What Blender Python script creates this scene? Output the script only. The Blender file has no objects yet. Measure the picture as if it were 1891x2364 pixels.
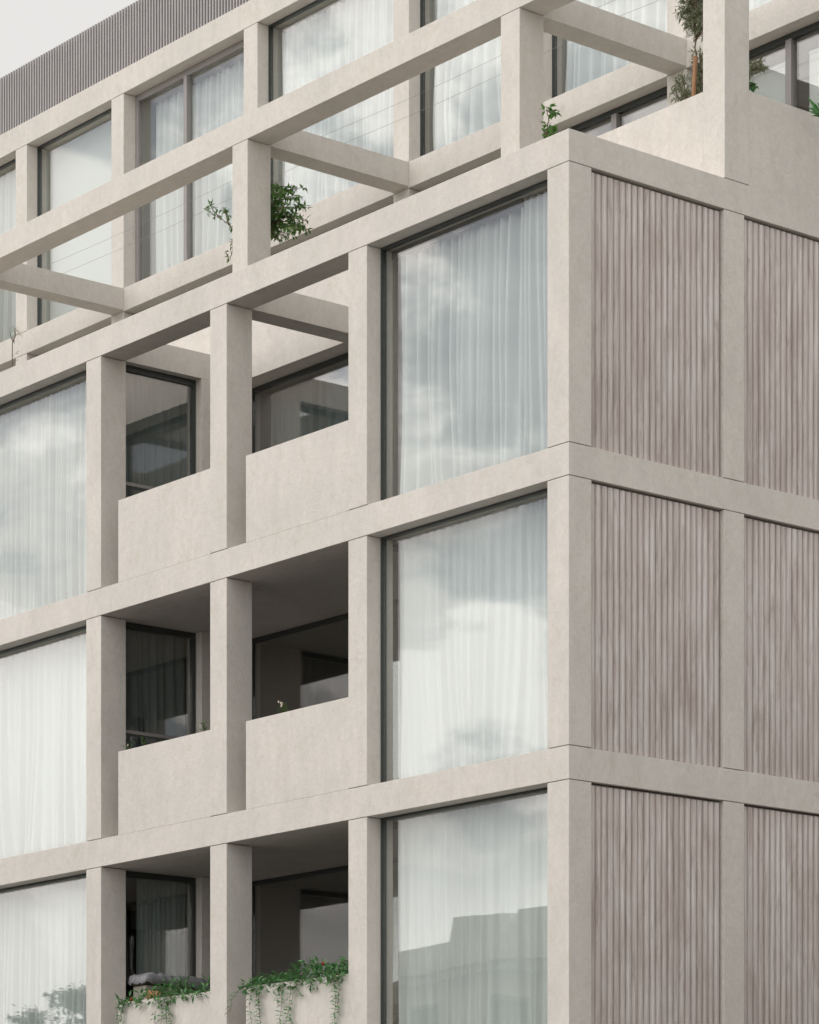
import bpy, bmesh, math, random
from mathutils import Vector, Matrix, noise as mn
SC = bpy.context.scene
COL = SC.collection
random.seed(7)

# ---------------------------------------------------------------- camera
F_PX, YH, TH, X0, Z0, EYE = 7149.44, 2969.6, 0.6869, 1.7288, 33.5902, 1.6
s_, c_ = math.sin(TH), math.cos(TH)
RIGHT = Vector((s_, c_, 0)); FWD = Vector((-c_, s_, 0))
cam_loc = -(RIGHT * X0 + FWD * Z0) + Vector((0, 0, EYE))
cd = bpy.data.cameras.new('camera'); cam = bpy.data.objects.new('camera', cd); COL.objects.link(cam)
m = Matrix.Identity(4)
for i in range(3):
    m[i][0] = RIGHT[i]; m[i][1] = (0, 0, 1)[i]; m[i][2] = -FWD[i]; m[i][3] = cam_loc[i]
cam.matrix_world = m
cd.sensor_fit = 'VERTICAL'; cd.sensor_height = 36.0; cd.sensor_width = 28.8
cd.lens = F_PX / 2364 * 36.0
cd.shift_y = (YH - 1182) / 2364
cd.clip_start = 0.5; cd.clip_end = 3000
SC.camera = cam

# ---------------------------------------------------------------- light
SUN_DIR = Vector((-0.12, -0.76, 0.64)).normalized()
w = bpy.data.worlds.new('World'); SC.world = w; w.use_nodes = True
nt = w.node_tree; nt.nodes.clear(); N = nt.nodes.new; L = nt.links.new
out = N('ShaderNodeOutputWorld'); mix = N('ShaderNodeMixShader')
sky = N('ShaderNodeTexSky'); sky.sky_type = 'NISHITA'; sky.sun_disc = False
sky.sun_elevation = math.asin(SUN_DIR.z); sky.sun_rotation = math.atan2(SUN_DIR.x, SUN_DIR.y)
b1 = N('ShaderNodeBackground'); b1.inputs[1].default_value = 0.05; L(sky.outputs[0], b1.inputs[0])
b2 = N('ShaderNodeBackground'); b2.inputs[1].default_value = 1.0
tc = N('ShaderNodeTexCoord')
mp = N('ShaderNodeMapping'); mp.inputs['Scale'].default_value = (1, 1, 2.1); mp.inputs['Location'].default_value = (1.2, 5.5, 3.3)
L(tc.outputs['Generated'], mp.inputs[0])
n1 = N('ShaderNodeTexNoise'); n1.inputs['Scale'].default_value = 4.2; n1.inputs['Detail'].default_value = 9; n1.inputs['Roughness'].default_value = 0.57; n1.inputs['Distortion'].default_value = 0.25
L(mp.outputs[0], n1.inputs['Vector'])
r1 = N('ShaderNodeMapRange'); r1.interpolation_type = 'SMOOTHSTEP'; r1.inputs[1].default_value = 0.43; r1.inputs[2].default_value = 0.49; r1.inputs[3].default_value = 0.30; r1.inputs[4].default_value = 1.0
L(n1.outputs[0], r1.inputs[0]); 
n2 = N('ShaderNodeTexNoise'); n2.inputs['Scale'].default_value = 6.5; n2.inputs['Detail'].default_value = 10; n2.inputs['Distortion'].default_value = 0.55; n2.inputs['Roughness'].default_value = 0.56; L(mp.outputs[0], n2.inputs['Vector'])
r2 = N('ShaderNodeMapRange'); r2.interpolation_type = 'SMOOTHSTEP'; r2.inputs[1].default_value = 0.47; r2.inputs[2].default_value = 0.535; r2.inputs[3].default_value = 0.66; r2.inputs[4].default_value = 1.0
L(n2.outputs[0], r2.inputs[0])
dt = N('ShaderNodeVectorMath'); dt.operation = 'DOT_PRODUCT'; dt.inputs[1].default_value = SUN_DIR; L(tc.outputs['Generated'], dt.inputs[0])
r3 = N('ShaderNodeMapRange'); r3.interpolation_type = 'SMOOTHERSTEP'; r3.inputs[1].default_value = -0.1; r3.inputs[2].default_value = 1.0; r3.inputs[3].default_value = 0.57; r3.inputs[4].default_value = 1.75
L(dt.outputs['Value'], r3.inputs[0])
# whiter, closed cloud towards the horizon and away from the sun
sx = N('ShaderNodeSeparateXYZ'); L(tc.outputs['Generated'], sx.inputs[0])
hz = N('ShaderNodeMapRange'); hz.interpolation_type = 'SMOOTHSTEP'; hz.inputs[1].default_value = 0.10; hz.inputs[2].default_value = 0.20; hz.inputs[3].default_value = 0.96; hz.inputs[4].default_value = 0.0; L(sx.outputs['Z'], hz.inputs[0])
bk = N('ShaderNodeMapRange'); bk.interpolation_type = 'SMOOTHSTEP'; bk.inputs[1].default_value = 0.05; bk.inputs[2].default_value = 0.40; bk.inputs[3].default_value = 1.0; bk.inputs[4].default_value = 0.0; L(dt.outputs['Value'], bk.inputs[0])
mxa = N('ShaderNodeMath'); mxa.operation = 'MAXIMUM'; L(hz.outputs[0], mxa.inputs[0]); L(bk.outputs[0], mxa.inputs[1])
m1 = N('ShaderNodeMath'); m1.operation = 'MAXIMUM'; L(mxa.outputs[0], m1.inputs[0]); L(r1.outputs[0], m1.inputs[1]); L(m1.outputs[0], mix.inputs[0])
m2 = N('ShaderNodeMath'); m2.operation = 'MAXIMUM'; L(mxa.outputs[0], m2.inputs[0]); L(r2.outputs[0], m2.inputs[1])
mu = N('ShaderNodeMath'); mu.operation = 'MULTIPLY'; L(m2.outputs[0], mu.inputs[0]); L(r3.outputs[0], mu.inputs[1])
vm = N('ShaderNodeVectorMath'); vm.operation = 'SCALE'; vm.inputs[0].default_value = (1.0, 0.982, 0.962); L(mu.outputs[0], vm.inputs['Scale'])
L(vm.outputs[0], b2.inputs[0]); L(b1.outputs[0], mix.inputs[1]); L(b2.outputs[0], mix.inputs[2]); L(mix.outputs[0], out.inputs[0])
sd = bpy.data.lights.new('sun', 'SUN'); sd.energy = 0.33; sd.angle = math.radians(30); sd.color = (1, 0.945, 0.905)
sun = bpy.data.objects.new('sun', sd); COL.objects.link(sun); sun.location = SUN_DIR * 60
sun.rotation_euler = SUN_DIR.to_track_quat('Z', 'Y').to_euler()
vs = SC.view_settings; vs.view_transform = 'Standard'; vs.look = 'None'; vs.gamma = 1; vs.use_curve_mapping = False; vs.exposure = 0.51
SC.cycles.max_bounces = 12; SC.cycles.transparent_max_bounces = 24; SC.cycles.diffuse_bounces = 5; SC.cycles.glossy_bounces = 5

# ---------------------------------------------------------------- materials
def mat(name):
    m = bpy.data.materials.new(name); m.use_nodes = True
    t = m.node_tree; t.nodes.clear()
    o = t.nodes.new('ShaderNodeOutputMaterial')
    return m, t, t.nodes.new, t.links.new, o

def principled(name, col, rough=0.6, var=0.0, vscale=3.0, stretch=(1, 1, 1), bump=0.0, bscale=40.0, col2=None, spec=0.3, metal=0.0, fine=0.0, trans=0.0):
    m, t, n, l, o = mat(name)
    p = n('ShaderNodeBsdfPrincipled'); l(p.outputs[0], o.inputs[0])
    p.inputs['Roughness'].default_value = rough; p.inputs['Specular IOR Level'].default_value = spec; p.inputs['Metallic'].default_value = metal
    p.inputs['Base Color'].default_value = (*col, 1)
    g = n('ShaderNodeNewGeometry'); mp = n('ShaderNodeMapping'); mp.inputs['Scale'].default_value = stretch; l(g.outputs['Position'], mp.inputs[0])
    if var or col2:
        c2 = col2 or tuple(c * (1 - var) for c in col)
        nz = n('ShaderNodeTexNoise'); nz.inputs['Scale'].default_value = vscale; nz.inputs['Detail'].default_value = 7; nz.inputs['Roughness'].default_value = 0.62; nz.inputs['Distortion'].default_value = 0.4
        l(mp.outputs[0], nz.inputs['Vector'])
        mr = n('ShaderNodeMapRange'); mr.inputs[1].default_value = 0.33; mr.inputs[2].default_value = 0.67; l(nz.outputs[0], mr.inputs[0])
        mx = n('ShaderNodeMix'); mx.data_type = 'RGBA'; mx.inputs['A'].default_value = (*col, 1); mx.inputs['B'].default_value = (*c2, 1)
        l(mr.outputs[0], mx.inputs['Factor']); cur = mx.outputs['Result']
        if fine:
            nf = n('ShaderNodeTexNoise'); nf.inputs['Scale'].default_value = vscale * 9; nf.inputs['Detail'].default_value = 4; l(mp.outputs[0], nf.inputs['Vector'])
            mf = n('ShaderNodeMapRange'); mf.inputs[1].default_value = 0.3; mf.inputs[2].default_value = 0.7; mf.inputs[3].default_value = 1 - fine; mf.inputs[4].default_value = 1 + fine; l(nf.outputs[0], mf.inputs[0])
            ml = n('ShaderNodeVectorMath'); ml.operation = 'SCALE'; l(cur, ml.inputs[0]); l(mf.outputs[0], ml.inputs['Scale']); cur = ml.outputs[0]
        l(cur, p.inputs['Base Color'])
    if bump:
        nb = n('ShaderNodeTexNoise'); nb.inputs['Scale'].default_value = bscale; nb.inputs['Detail'].default_value = 5; l(mp.outputs[0], nb.inputs['Vector'])
        bp = n('ShaderNodeBump'); bp.inputs['Strength'].default_value = 0.5; bp.inputs['Distance'].default_value = bump; l(nb.outputs[0], bp.inputs['Height']); l(bp.outputs[0], p.inputs['Normal'])
    return m

def plaster_mat():
    m, t, n, l, o = mat('plaster')
    p = n('ShaderNodeBsdfPrincipled'); l(p.outputs[0], o.inputs[0]); p.inputs['Roughness'].default_value = 0.82; p.inputs['Specular IOR Level'].default_value = 0.2
    g = n('ShaderNodeNewGeometry')
    def nz(scale, detail, dist=0.0, st=(1, 1, 1), rough=0.6):
        mp = n('ShaderNodeMapping'); mp.inputs['Scale'].default_value = st; l(g.outputs['Position'], mp.inputs[0])
        q = n('ShaderNodeTexNoise'); q.inputs['Scale'].default_value = scale; q.inputs['Detail'].default_value = detail; q.inputs['Distortion'].default_value = dist; q.inputs['Roughness'].default_value = rough
        l(mp.outputs[0], q.inputs['Vector']); return q.outputs[0]
    def rng(x, a, b, c, d, sm=False):
        q = n('ShaderNodeMapRange'); q.inputs[1].default_value = a; q.inputs[2].default_value = b; q.inputs[3].default_value = c; q.inputs[4].default_value = d
        if sm: q.interpolation_type = 'SMOOTHSTEP'
        l(x, q.inputs[0]); return q.outputs[0]
    broad = rng(nz(0.9, 5, 0.3), 0.38, 0.62, 0, 1)
    mx = n('ShaderNodeMix'); mx.data_type = 'RGBA'; mx.inputs['A'].default_value = (0.590, 0.557, 0.513, 1); mx.inputs['B'].default_value = (0.636, 0.594, 0.546, 1)
    l(broad, mx.inputs['Factor'])
    # trowel marks: pale and yellowish smears, finer mottle, faint rain streaks
    smear = rng(nz(3.2, 8, 2.6, (1, 1, 0.7), 0.7), 0.48, 0.70, 0, 0.65, True)
    mx2 = n('ShaderNodeMix'); mx2.data_type = 'RGBA'; l(mx.outputs['Result'], mx2.inputs['A']); mx2.inputs['B'].default_value = (0.555, 0.508, 0.440, 1); l(smear, mx2.inputs['Factor'])
    k1 = rng(nz(9, 7, 1.8), 0.3, 0.7, 0.94, 1.055)
    k2 = rng(nz(3.0, 6, 0.4, (1.6, 1.6, 0.3)), 0.3, 0.75, 1.03, 0.95)
    k3 = rng(nz(90, 3), 0.25, 0.75, 0.975, 1.025)
    a = n('ShaderNodeMath'); a.operation = 'MULTIPLY'; l(k1, a.inputs[0]); l(k2, a.inputs[1])
    b = n('ShaderNodeMath'); b.operation = 'MULTIPLY'; l(a.outputs[0], b.inputs[0]); l(k3, b.inputs[1])
    v = n('ShaderNodeVectorMath'); v.operation = 'SCALE'; l(mx2.outputs['Result'], v.inputs[0]); l(b.outputs[0], v.inputs['Scale']); l(v.outputs[0], p.inputs['Base Color'])
    h = n('ShaderNodeMath'); h.operation = 'ADD'; l(nz(7, 6, 1.5), h.inputs[0]); l(nz(60, 4), h.inputs[1])
    bp = n('ShaderNodeBump'); bp.inputs['Strength'].default_value = 0.45; bp.inputs['Distance'].default_value = 0.012; l(h.outputs[0], bp.inputs['Height']); l(bp.outputs[0], p.inputs['Normal'])
    return m

def rib_mat():
    m, t, n, l, o = mat('ribbed_concrete')
    p = n('ShaderNodeBsdfPrincipled'); l(p.outputs[0], o.inputs[0]); p.inputs['Roughness'].default_value = 0.85; p.inputs['Specular IOR Level'].default_value = 0.2
    g = n('ShaderNodeNewGeometry')
    def nz(scale, st, detail=7, rough=0.6, dist=0.0):
        mp = n('ShaderNodeMapping'); mp.inputs['Scale'].default_value = st; l(g.outputs['Position'], mp.inputs[0])
        q = n('ShaderNodeTexNoise'); q.inputs['Scale'].default_value = scale; q.inputs['Detail'].default_value = detail; q.inputs['Roughness'].default_value = rough; q.inputs['Distortion'].default_value = dist
        l(mp.outputs[0], q.inputs['Vector']); return q.outputs[0]
    def rng(x, a, b, c, d):
        q = n('ShaderNodeMapRange'); q.inputs[1].default_value = a; q.inputs[2].default_value = b; q.inputs[3].default_value = c; q.inputs[4].default_value = d; l(x, q.inputs[0]); return q.outputs[0]
    def mixc(f, a, b):
        q = n('ShaderNodeMix'); q.data_type = 'RGBA'; l(f, q.inputs['Factor'])
        if isinstance(a, tuple): q.inputs['A'].default_value = (*a, 1)
        else: l(a, q.inputs['A'])
        q.inputs['B'].default_value = (*b, 1); return q.outputs['Result']
    c = mixc(rng(nz(1.0, (1, 2.2, 1.0), 5), 0.35, 0.65, 0, 1), (0.690, 0.643, 0.617), (0.558, 0.499, 0.463))
    c = mixc(rng(nz(1.0, (18, 24, .55), 8, 0.7), 0.45, 0.70, 0, 0.75), c, (0.360, 0.295, 0.245))     # vertical wear streaks
    c = mixc(rng(nz(1.0, (75, 85, 1.6), 6, 0.7), 0.46, 0.66, 0, 0.6), c, (0.400, 0.340, 0.305))
    c = mixc(rng(nz(1.0, (28, 34, .9), 8, 0.75), 0.50, 0.70, 0, 0.8), c, (0.720, 0.680, 0.670))    # lime bloom
    c = mixc(rng(nz(1.0, (7, 9, 1.0), 8, 0.70, 1.6), 0.50, 0.70, 0, 0.55), c, (0.270, 0.210, 0.175))
    l(c, p.inputs['Base Color'])
    bp = n('ShaderNodeBump'); bp.inputs['Strength'].default_value = 0.5; bp.inputs['Distance'].default_value = 0.006; l(nz(1.0, (90, 90, 9), 5), bp.inputs['Height']); l(bp.outputs[0], p.inputs['Normal'])
    return m

def glass_mat(name, f0, tint):
    m, t, n, l, o = mat(name)
    g = n('ShaderNodeNewGeometry'); d = n('ShaderNodeVectorMath'); d.operation = 'DOT_PRODUCT'; l(g.outputs['Normal'], d.inputs[0]); l(g.outputs['Incoming'], d.inputs[1])
    a = n('ShaderNodeMath'); a.operation = 'ABSOLUTE'; l(d.outputs['Value'], a.inputs[0])
    b = n('ShaderNodeMath'); b.operation = 'SUBTRACT'; b.inputs[0].default_value = 1; l(a.outputs[0], b.inputs[1])
    e = n('ShaderNodeMath'); e.operation = 'POWER'; e.inputs[1].default_value = 4; l(b.outputs[0], e.inputs[0])
    r = n('ShaderNodeMapRange'); r.inputs[3].default_value = f0; r.inputs[4].default_value = 0.95; l(e.outputs[0], r.inputs[0])
    tr = n('ShaderNodeBsdfTransparent'); tr.inputs[0].default_value = (*tint, 1)
    gl = n('ShaderNodeBsdfGlossy'); gl.inputs['Roughness'].default_value = 0.0; gl.inputs['Color'].default_value = (1.0, 0.955, 0.945, 1)
    # float glass is never perfectly flat
    nz = n('ShaderNodeTexNoise'); nz.inputs['Scale'].default_value = 0.55; nz.inputs['Detail'].default_value = 1; l(g.outputs['Position'], nz.inputs['Vector'])
    bp = n('ShaderNodeBump'); bp.inputs['Strength'].default_value = 1.0; bp.inputs['Distance'].default_value = 0.006; l(nz.outputs[0], bp.inputs['Height']); l(bp.outputs[0], gl.inputs['Normal'])
    mx = n('ShaderNodeMixShader'); l(r.outputs[0], mx.inputs[0]); l(tr.outputs[0], mx.inputs[1]); l(gl.outputs[0], mx.inputs[2]); l(mx.outputs[0], o.inputs[0])
    return m

def cloth_mat(name, col, transl, tcol):
    m, t, n, l, o = mat(name)
    d = n('ShaderNodeBsdfDiffuse'); d.inputs[0].default_value = (*col, 1); tr = n('ShaderNodeBsdfTranslucent'); tr.inputs[0].default_value = (*tcol, 1)
    g = n('ShaderNodeNewGeometry'); mp = n('ShaderNodeMapping'); mp.inputs['Scale'].default_value = (30, 30, 160); l(g.outputs['Position'], mp.inputs[0])
    nz = n('ShaderNodeTexNoise'); nz.inputs['Scale'].default_value = 1; nz.inputs['Detail'].default_value = 3; l(mp.outputs[0], nz.inputs['Vector'])
    bp = n('ShaderNodeBump'); bp.inputs['Strength'].default_value = 0.3; bp.inputs['Distance'].default_value = 0.004; l(nz.outputs[0], bp.inputs['Height']); l(bp.outputs[0], d.inputs['Normal'])
    mx = n('ShaderNodeMixShader'); mx.inputs[0].default_value = transl; l(d.outputs[0], mx.inputs[1]); l(tr.outputs[0], mx.inputs[2]); l(mx.outputs[0], o.inputs[0])
    return m

def leaf_mat(name, c1, c2):
    m, t, n, l, o = mat(name)
    g = n('ShaderNodeNewGeometry'); nz = n('ShaderNodeTexNoise'); nz.inputs['Scale'].default_value = 22; nz.inputs['Detail'].default_value = 2; l(g.outputs['Position'], nz.inputs['Vector'])
    mr = n('ShaderNodeMapRange'); mr.inputs[1].default_value = 0.35; mr.inputs[2].default_value = 0.65; l(nz.outputs[0], mr.inputs[0])
    mx = n('ShaderNodeMix'); mx.data_type = 'RGBA'; mx.inputs['A'].default_value = (*c1, 1); mx.inputs['B'].default_value = (*c2, 1); l(mr.outputs[0], mx.inputs['Factor'])
    p = n('ShaderNodeBsdfPrincipled'); p.inputs['Roughness'].default_value = 0.45; p.inputs['Specular IOR Level'].default_value = 0.4; l(mx.outputs['Result'], p.inputs['Base Color'])
    tr = n('ShaderNodeBsdfTranslucent'); l(mx.outputs['Result'], tr.inputs[0])
    ms = n('ShaderNodeMixShader'); ms.inputs[0].default_value = 0.25; l(p.outputs[0], ms.inputs[1]); l(tr.outputs[0], ms.inputs[2]); l(ms.outputs[0], o.inputs[0])
    return m

M = {}
M['plaster'] = plaster_mat()
M['joint'] = principled('joint_sealant', (0.20, 0.135, 0.095), 0.9, 0.3, 8)
M['rib'] = rib_mat()
M['rib_back'] = principled('rib_ground', (0.47, 0.415, 0.385), 0.9, 0.4, 1.0, stretch=(10, 14, .9), fine=.1)
M['soffit'] = principled('soffit_render', (0.46, 0.44, 0.41), 0.85, 0.08, 4)
M['fin'] = principled('roof_fins', (0.37, 0.35, 0.345), 0.55, 0.12, 6, stretch=(1, 1, 0.3))
M['frame'] = principled('window_frame', (0.040, 0.046, 0.043), 0.4, 0.1, 5, spec=0.5)
M['frame_light'] = principled('light_frame', (0.27, 0.25, 0.24), 0.45, 0.06, 5, spec=0.4)
M['glass'] = glass_mat('window_glass', 0.105, (0.93, 0.955, 0.945))
M['glass_loggia'] = glass_mat('loggia_glass', 0.20, (0.84, 0.88, 0.87))
M['curtain'] = cloth_mat('sheer_curtain', (0.82, 0.83, 0.825), 0.20, (0.5, 0.52, 0.52))
M['curtain_grey'] = cloth_mat('grey_curtain', (0.42, 0.43, 0.43), 0.2, (0.4, 0.42, 0.44))
M['blind'] = cloth_mat('blind_cloth', (0.80, 0.80, 0.80), 0.15, (0.7, 0.7, 0.7))
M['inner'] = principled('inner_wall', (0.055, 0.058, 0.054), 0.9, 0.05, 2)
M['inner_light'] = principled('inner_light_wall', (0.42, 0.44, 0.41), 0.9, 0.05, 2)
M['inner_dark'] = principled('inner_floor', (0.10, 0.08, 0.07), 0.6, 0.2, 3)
M['metal'] = principled('metal', (0.30, 0.29, 0.28), 0.35, 0.05, 5, metal=0.8)
M['soil'] = principled('soil', (0.035, 0.025, 0.018), 0.95, 0.4, 20, bump=0.02, bscale=30)
M['leaf'] = leaf_mat('vine_leaf', (0.045, 0.150, 0.050), (0.130, 0.280, 0.090))
M['leaf_shrub'] = leaf_mat('shrub_leaf', (0.045, 0.140, 0.032), (0.140, 0.270, 0.055))
M['leaf_olive'] = leaf_mat('olive_leaf', (0.170, 0.205, 0.115), (0.340, 0.360, 0.240))
M['leaf_tree'] = leaf_mat('tree_leaf', (0.035, 0.060, 0.025), (0.080, 0.120, 0.045))
M['stem'] = principled('stem', (0.16, 0.115, 0.075), 0.8, 0.3, 20)
M['bark'] = principled('bark', (0.13, 0.105, 0.08), 0.9, 0.3, 12, stretch=(1, 1, 0.3), bump=0.02)
M['wood'] = principled('stake_wood', (0.42, 0.22, 0.115), 0.7, 0.35, 10, stretch=(4, 4, 0.4))
M['terracotta'] = principled('terracotta', (0.50, 0.22, 0.11), 0.8, 0.2, 10)
M['petal'] = principled('petal', (0.50, 0.42, 0.34), 0.6, 0.05, 10)
M['petal_red'] = principled('petal_red', (0.25, 0.03, 0.02), 0.6, 0.05, 10)
M['sheet'] = principled('cover_sheet', (0.30, 0.30, 0.31), 0.6, 0.25, 6)
M['base_pale'] = principled('pale_base', (0.36, 0.35, 0.29), 0.7, 0.1, 3)
M['asphalt'] = principled('asphalt', (0.055, 0.055, 0.057), 0.9, 0.3, 2, bump=0.01, bscale=60)
M['paving'] = principled('paving', (0.45, 0.43, 0.39), 0.85, 0.15, 1.5, bump=0.004, bscale=30)
M['ground'] = principled('ground', (0.40, 0.385, 0.34), 0.95, 0.25, 0.4)
M['white_line'] = principled('road_paint', (0.75, 0.75, 0.72), 0.7, 0.1, 6)
M['render_pale'] = principled('pale_render', (0.66, 0.64, 0.55), 0.85, 0.12, 0.9)
M['render_grey'] = principled('grey_render', (0.30, 0.28, 0.25), 0.85, 0.12, 0.9)
M['roof_dark'] = principled('roof_dark', (0.09, 0.09, 0.09), 0.8, 0.2, 2)

# ---------------------------------------------------------------- helpers
class MB:
    def __init__(s): s.v = []; s.f = []
    def box(s, x0, x1, y0, y1, z0, z1):
        if x0 > x1: x0, x1 = x1, x0
        if y0 > y1: y0, y1 = y1, y0
        b = len(s.v); s.v += [(x, y, z) for z in (z0, z1) for x, y in ((x0, y0), (x1, y0), (x1, y1), (x0, y1))]
        s.f += [tuple(b + i for i in q) for q in ((0, 3, 2, 1), (4, 5, 6, 7), (0, 1, 5, 4), (1, 2, 6, 5), (2, 3, 7, 6), (3, 0, 4, 7))]
        return s
    def prism(s, poly, z0, z1):            # poly counter-clockwise from above
        b = len(s.v); n = len(poly); s.v += [(x, y, z0) for x, y in poly] + [(x, y, z1) for x, y in poly]
        s.f.append(tuple(b + i for i in reversed(range(n)))); s.f.append(tuple(b + n + i for i in range(n)))
        s.f += [(b + i, b + (i + 1) % n, b + n + (i + 1) % n, b + n + i) for i in range(n)]
        return s
    def tube(s, pts, rad, k=6):
        pts = [Vector(p) for p in pts]; rings = []
        for i, p in enumerate(pts):
            t = (pts[min(i + 1, len(pts) - 1)] - pts[max(i - 1, 0)]).normalized()
            a = t.cross(Vector((0, 0, 1))) if abs(t.z) < 0.9 else t.cross(Vector((0, 1, 0))); a.normalize(); bb = t.cross(a)
            r = rad[i] if isinstance(rad, (list, tuple)) else rad
            base = len(s.v)
            for j in range(k):
                an = 2 * math.pi * j / k; q = p + (a * math.cos(an) + bb * math.sin(an)) * r; s.v.append(tuple(q))
            rings.append(base)
        for i in range(len(rings) - 1):
            for j in range(k):
                s.f.append((rings[i] + j, rings[i] + (j + 1) % k, rings[i + 1] + (j + 1) % k, rings[i + 1] + j))
        s.f.append(tuple(rings[0] + j for j in reversed(range(k)))); s.f.append(tuple(rings[-1] + j for j in range(k)))
        return s
    def leaf(s, p, d, up, ln, wd):
        d = d.normalized(); sd = d.cross(up)
        if sd.length < 1e-3: sd = d.cross(Vector((1, 0, 0)))
        sd.normalize(); nn = sd.cross(d)
        b = len(s.v); p = Vector(p)
        for q in (p, p + d * ln * .45 + sd * wd * .5 + nn * ln * .03, p + d * ln * .45 - sd * wd * .5 + nn * ln * .03, p + d * ln * .5 - nn * ln * .05, p + d * ln - nn * ln * .14): s.v.append(tuple(q))
        s.f += [(b, b + 1, b + 3), (b, b + 3, b + 2), (b + 1, b + 4, b + 3), (b + 2, b + 3, b + 4)]
        return s
    def build(s, name, mt, parent=None, bevel=0.0, smooth=False):
        me = bpy.data.meshes.new(name); me.from_pydata(s.v, [], s.f); me.update()
        if bevel:
            bm = bmesh.new(); bm.from_mesh(me)
            bmesh.ops.bevel(bm, geom=list(bm.edges), offset=bevel, segments=2, affect='EDGES', profile=0.6)
            bm.to_mesh(me); bm.free()
        me.materials.append(M[mt] if isinstance(mt, str) else mt)
        if smooth:
            for p in me.polygons: p.use_smooth = True
        o = bpy.data.objects.new(name, me); COL.objects.link(o)
        if parent is not None:
            o.parent = parent
            if parent.location.length: o.matrix_parent_inverse = Matrix.Translation(-parent.location)
        return o

def tag(o, label=None, cat=None, group=None, kind=None):
    if label: o['label'] = label
    if cat: o['category'] = cat
    if group: o['group'] = group
    if kind: o['kind'] = kind
    return o

def empty(name, loc, label, cat, group=None):
    o = bpy.data.objects.new(name, None); COL.objects.link(o); o.location = loc; o.empty_display_size = 0.3
    return tag(o, label, cat, group)

# ---------------------------------------------------------------- dimensions (metres; corner of the building at x=y=0)
Wc, DC = 0.3496, 0.3935
R_ = [0.0, 3.5153, 6.3093, 9.1106, 12.7163, 16.3045, 19.1768, 22.0]       # right edge of each column, measured to the left
Z = dict(rt=12.5636, rb=12.2153, t2=9.1609, b2=8.8092, t3=5.8725, b3=5.5092, t4=2.56, b4=2.21, pb=15.6219, pt=15.9668, ub=19.0814, ut=19.4701, st=15.9606, sb=15.5892, p5=13.6446, p3=10.2327, p2=6.9617, p1=3.691)
Z = {k: v + EYE for k, v in Z.items()}
S1, SW, YP, YU, YB = 2.374, 0.3246, 2.385, 5.225, 2.12
XL, YEND = -26.0, 12.0
J = 0.008                                                                # open joint above and below every column

bld = empty('apartment_building', (-10, 6, 0), 'pale plaster apartment building with a gridded facade and ribbed side panels', 'building')

def column(x1, y0, z0, z1, wd=Wc, dp=DC):
    """x1 = right edge"""
    o = MB().box(x1 - wd, x1, y0, y0 + dp, z0 + J, z1 - J).build('column', 'plaster', bld, bevel=0.005)
    c = MB().box(x1 - wd + .02, x1 - .02, y0 + .02, y0 + dp - .02, z0 - .004, z1 + .004).build('joint', 'joint', o)
    return o

# ---------------------------------------------------------------- the grid: horizontal bands, wrapping the corner
SB = 0.30
for zt, zb in ((Z['rt'], Z['rb']), (Z['t2'], Z['b2']), (Z['t3'], Z['b3']), (Z['t4'], Z['b4'])):
    poly = [(XL, 0), (0, 0), (0, YEND), (-SB, YEND), (-SB, DC), (XL, DC)]
    MB().prism(poly, zb, zt).build('beam', 'plaster', bld, bevel=0.005)
# floor slabs behind the bands (the roof one is cut away over the open loggia)
for zt, zb in ((Z['t2'], Z['b2']), (Z['t3'], Z['b3']), (Z['t4'], Z['b4'])):
    MB().box(XL, -SB, DC, YEND - .3, zb, zt - .002).build('floor_slab', 'plaster', bld)
xb, xd = -R_[1] - Wc, -R_[3]
MB().prism([(XL, DC), (xd, DC), (xd, YB), (xb, YB), (xb, DC), (-SB, DC), (-SB, YEND - .3), (XL, YEND - .3)], Z['rb'], Z['rt'] - .002).build('floor_slab', 'plaster', bld)
MB().box(-R_[2] - Wc, -R_[2], DC, YB, Z['rb'], Z['rt'] - .004).build('crossbeam', 'plaster', bld, bevel=0.004)

levels = [(Z['t2'], Z['rb']), (Z['t3'], Z['b2']), (Z['t4'], Z['b3']), (0.15, Z['b4'])]
for z0, z1 in levels:
    # corner column and the front columns
    o = MB().box(-Wc, 0, 0, .333, z0 + J, z1 - J).build('column', 'plaster', bld, bevel=0.005)
    MB().box(-Wc + .02, -.02, .02, .313, z0 - .004, z1 + .004).build('joint', 'joint', o)
    for r in R_[1:7]: column(-r, 0, z0, z1)
    for yy in (S1, S1 + S1 - .333 + SW, S1 + 2 * (S1 - .333 + SW)):      # flat strips of the side wall
        o = MB().box(-SB, 0, yy, yy + SW, z0 + J, z1 - J).build('column', 'plaster', bld, bevel=0.004)
        MB().box(-SB + .02, -.02, yy + .02, yy + SW - .02, z0 - .004, z1 + .004).build('joint', 'joint', o)

# ---------------------------------------------------------------- ribbed panels on the side wall
rib_mesh = {}
def rib_proto(h):
    key = round(h, 3)
    if key not in rib_mesh:
        r, k = 0.038, 9; v = []; f = []
        for zz, sc in ((0, .86), (.012, 1), (h - .03, 1), (h - .008, .9), (h, .62)):
            for i in range(k):
                a = -math.pi / 2 + math.pi * i / (k - 1); v.append((math.cos(a) * r * 0.9 * sc, math.sin(a) * r * 1.0, zz))
        for q in range(4):
            for i in range(k - 1):
                b = q * k + i; f.append((b, b + 1, b + 1 + k, b + k))
        f.append(tuple(reversed(range(k)))); f.append(tuple(4 * k + i for i in range(k)))
        me = bpy.data.meshes.new('rib'); me.from_pydata(v, [], f); me.update(); me.materials.append(M['rib'])
        for p in me.polygons: p.use_smooth = len(p.vertices) == 4
        rib_mesh[key] = me
    return rib_mesh[key]
panel_y = [(0.333, S1), (S1 + SW, 2 * S1 - .333 + SW)]
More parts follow.
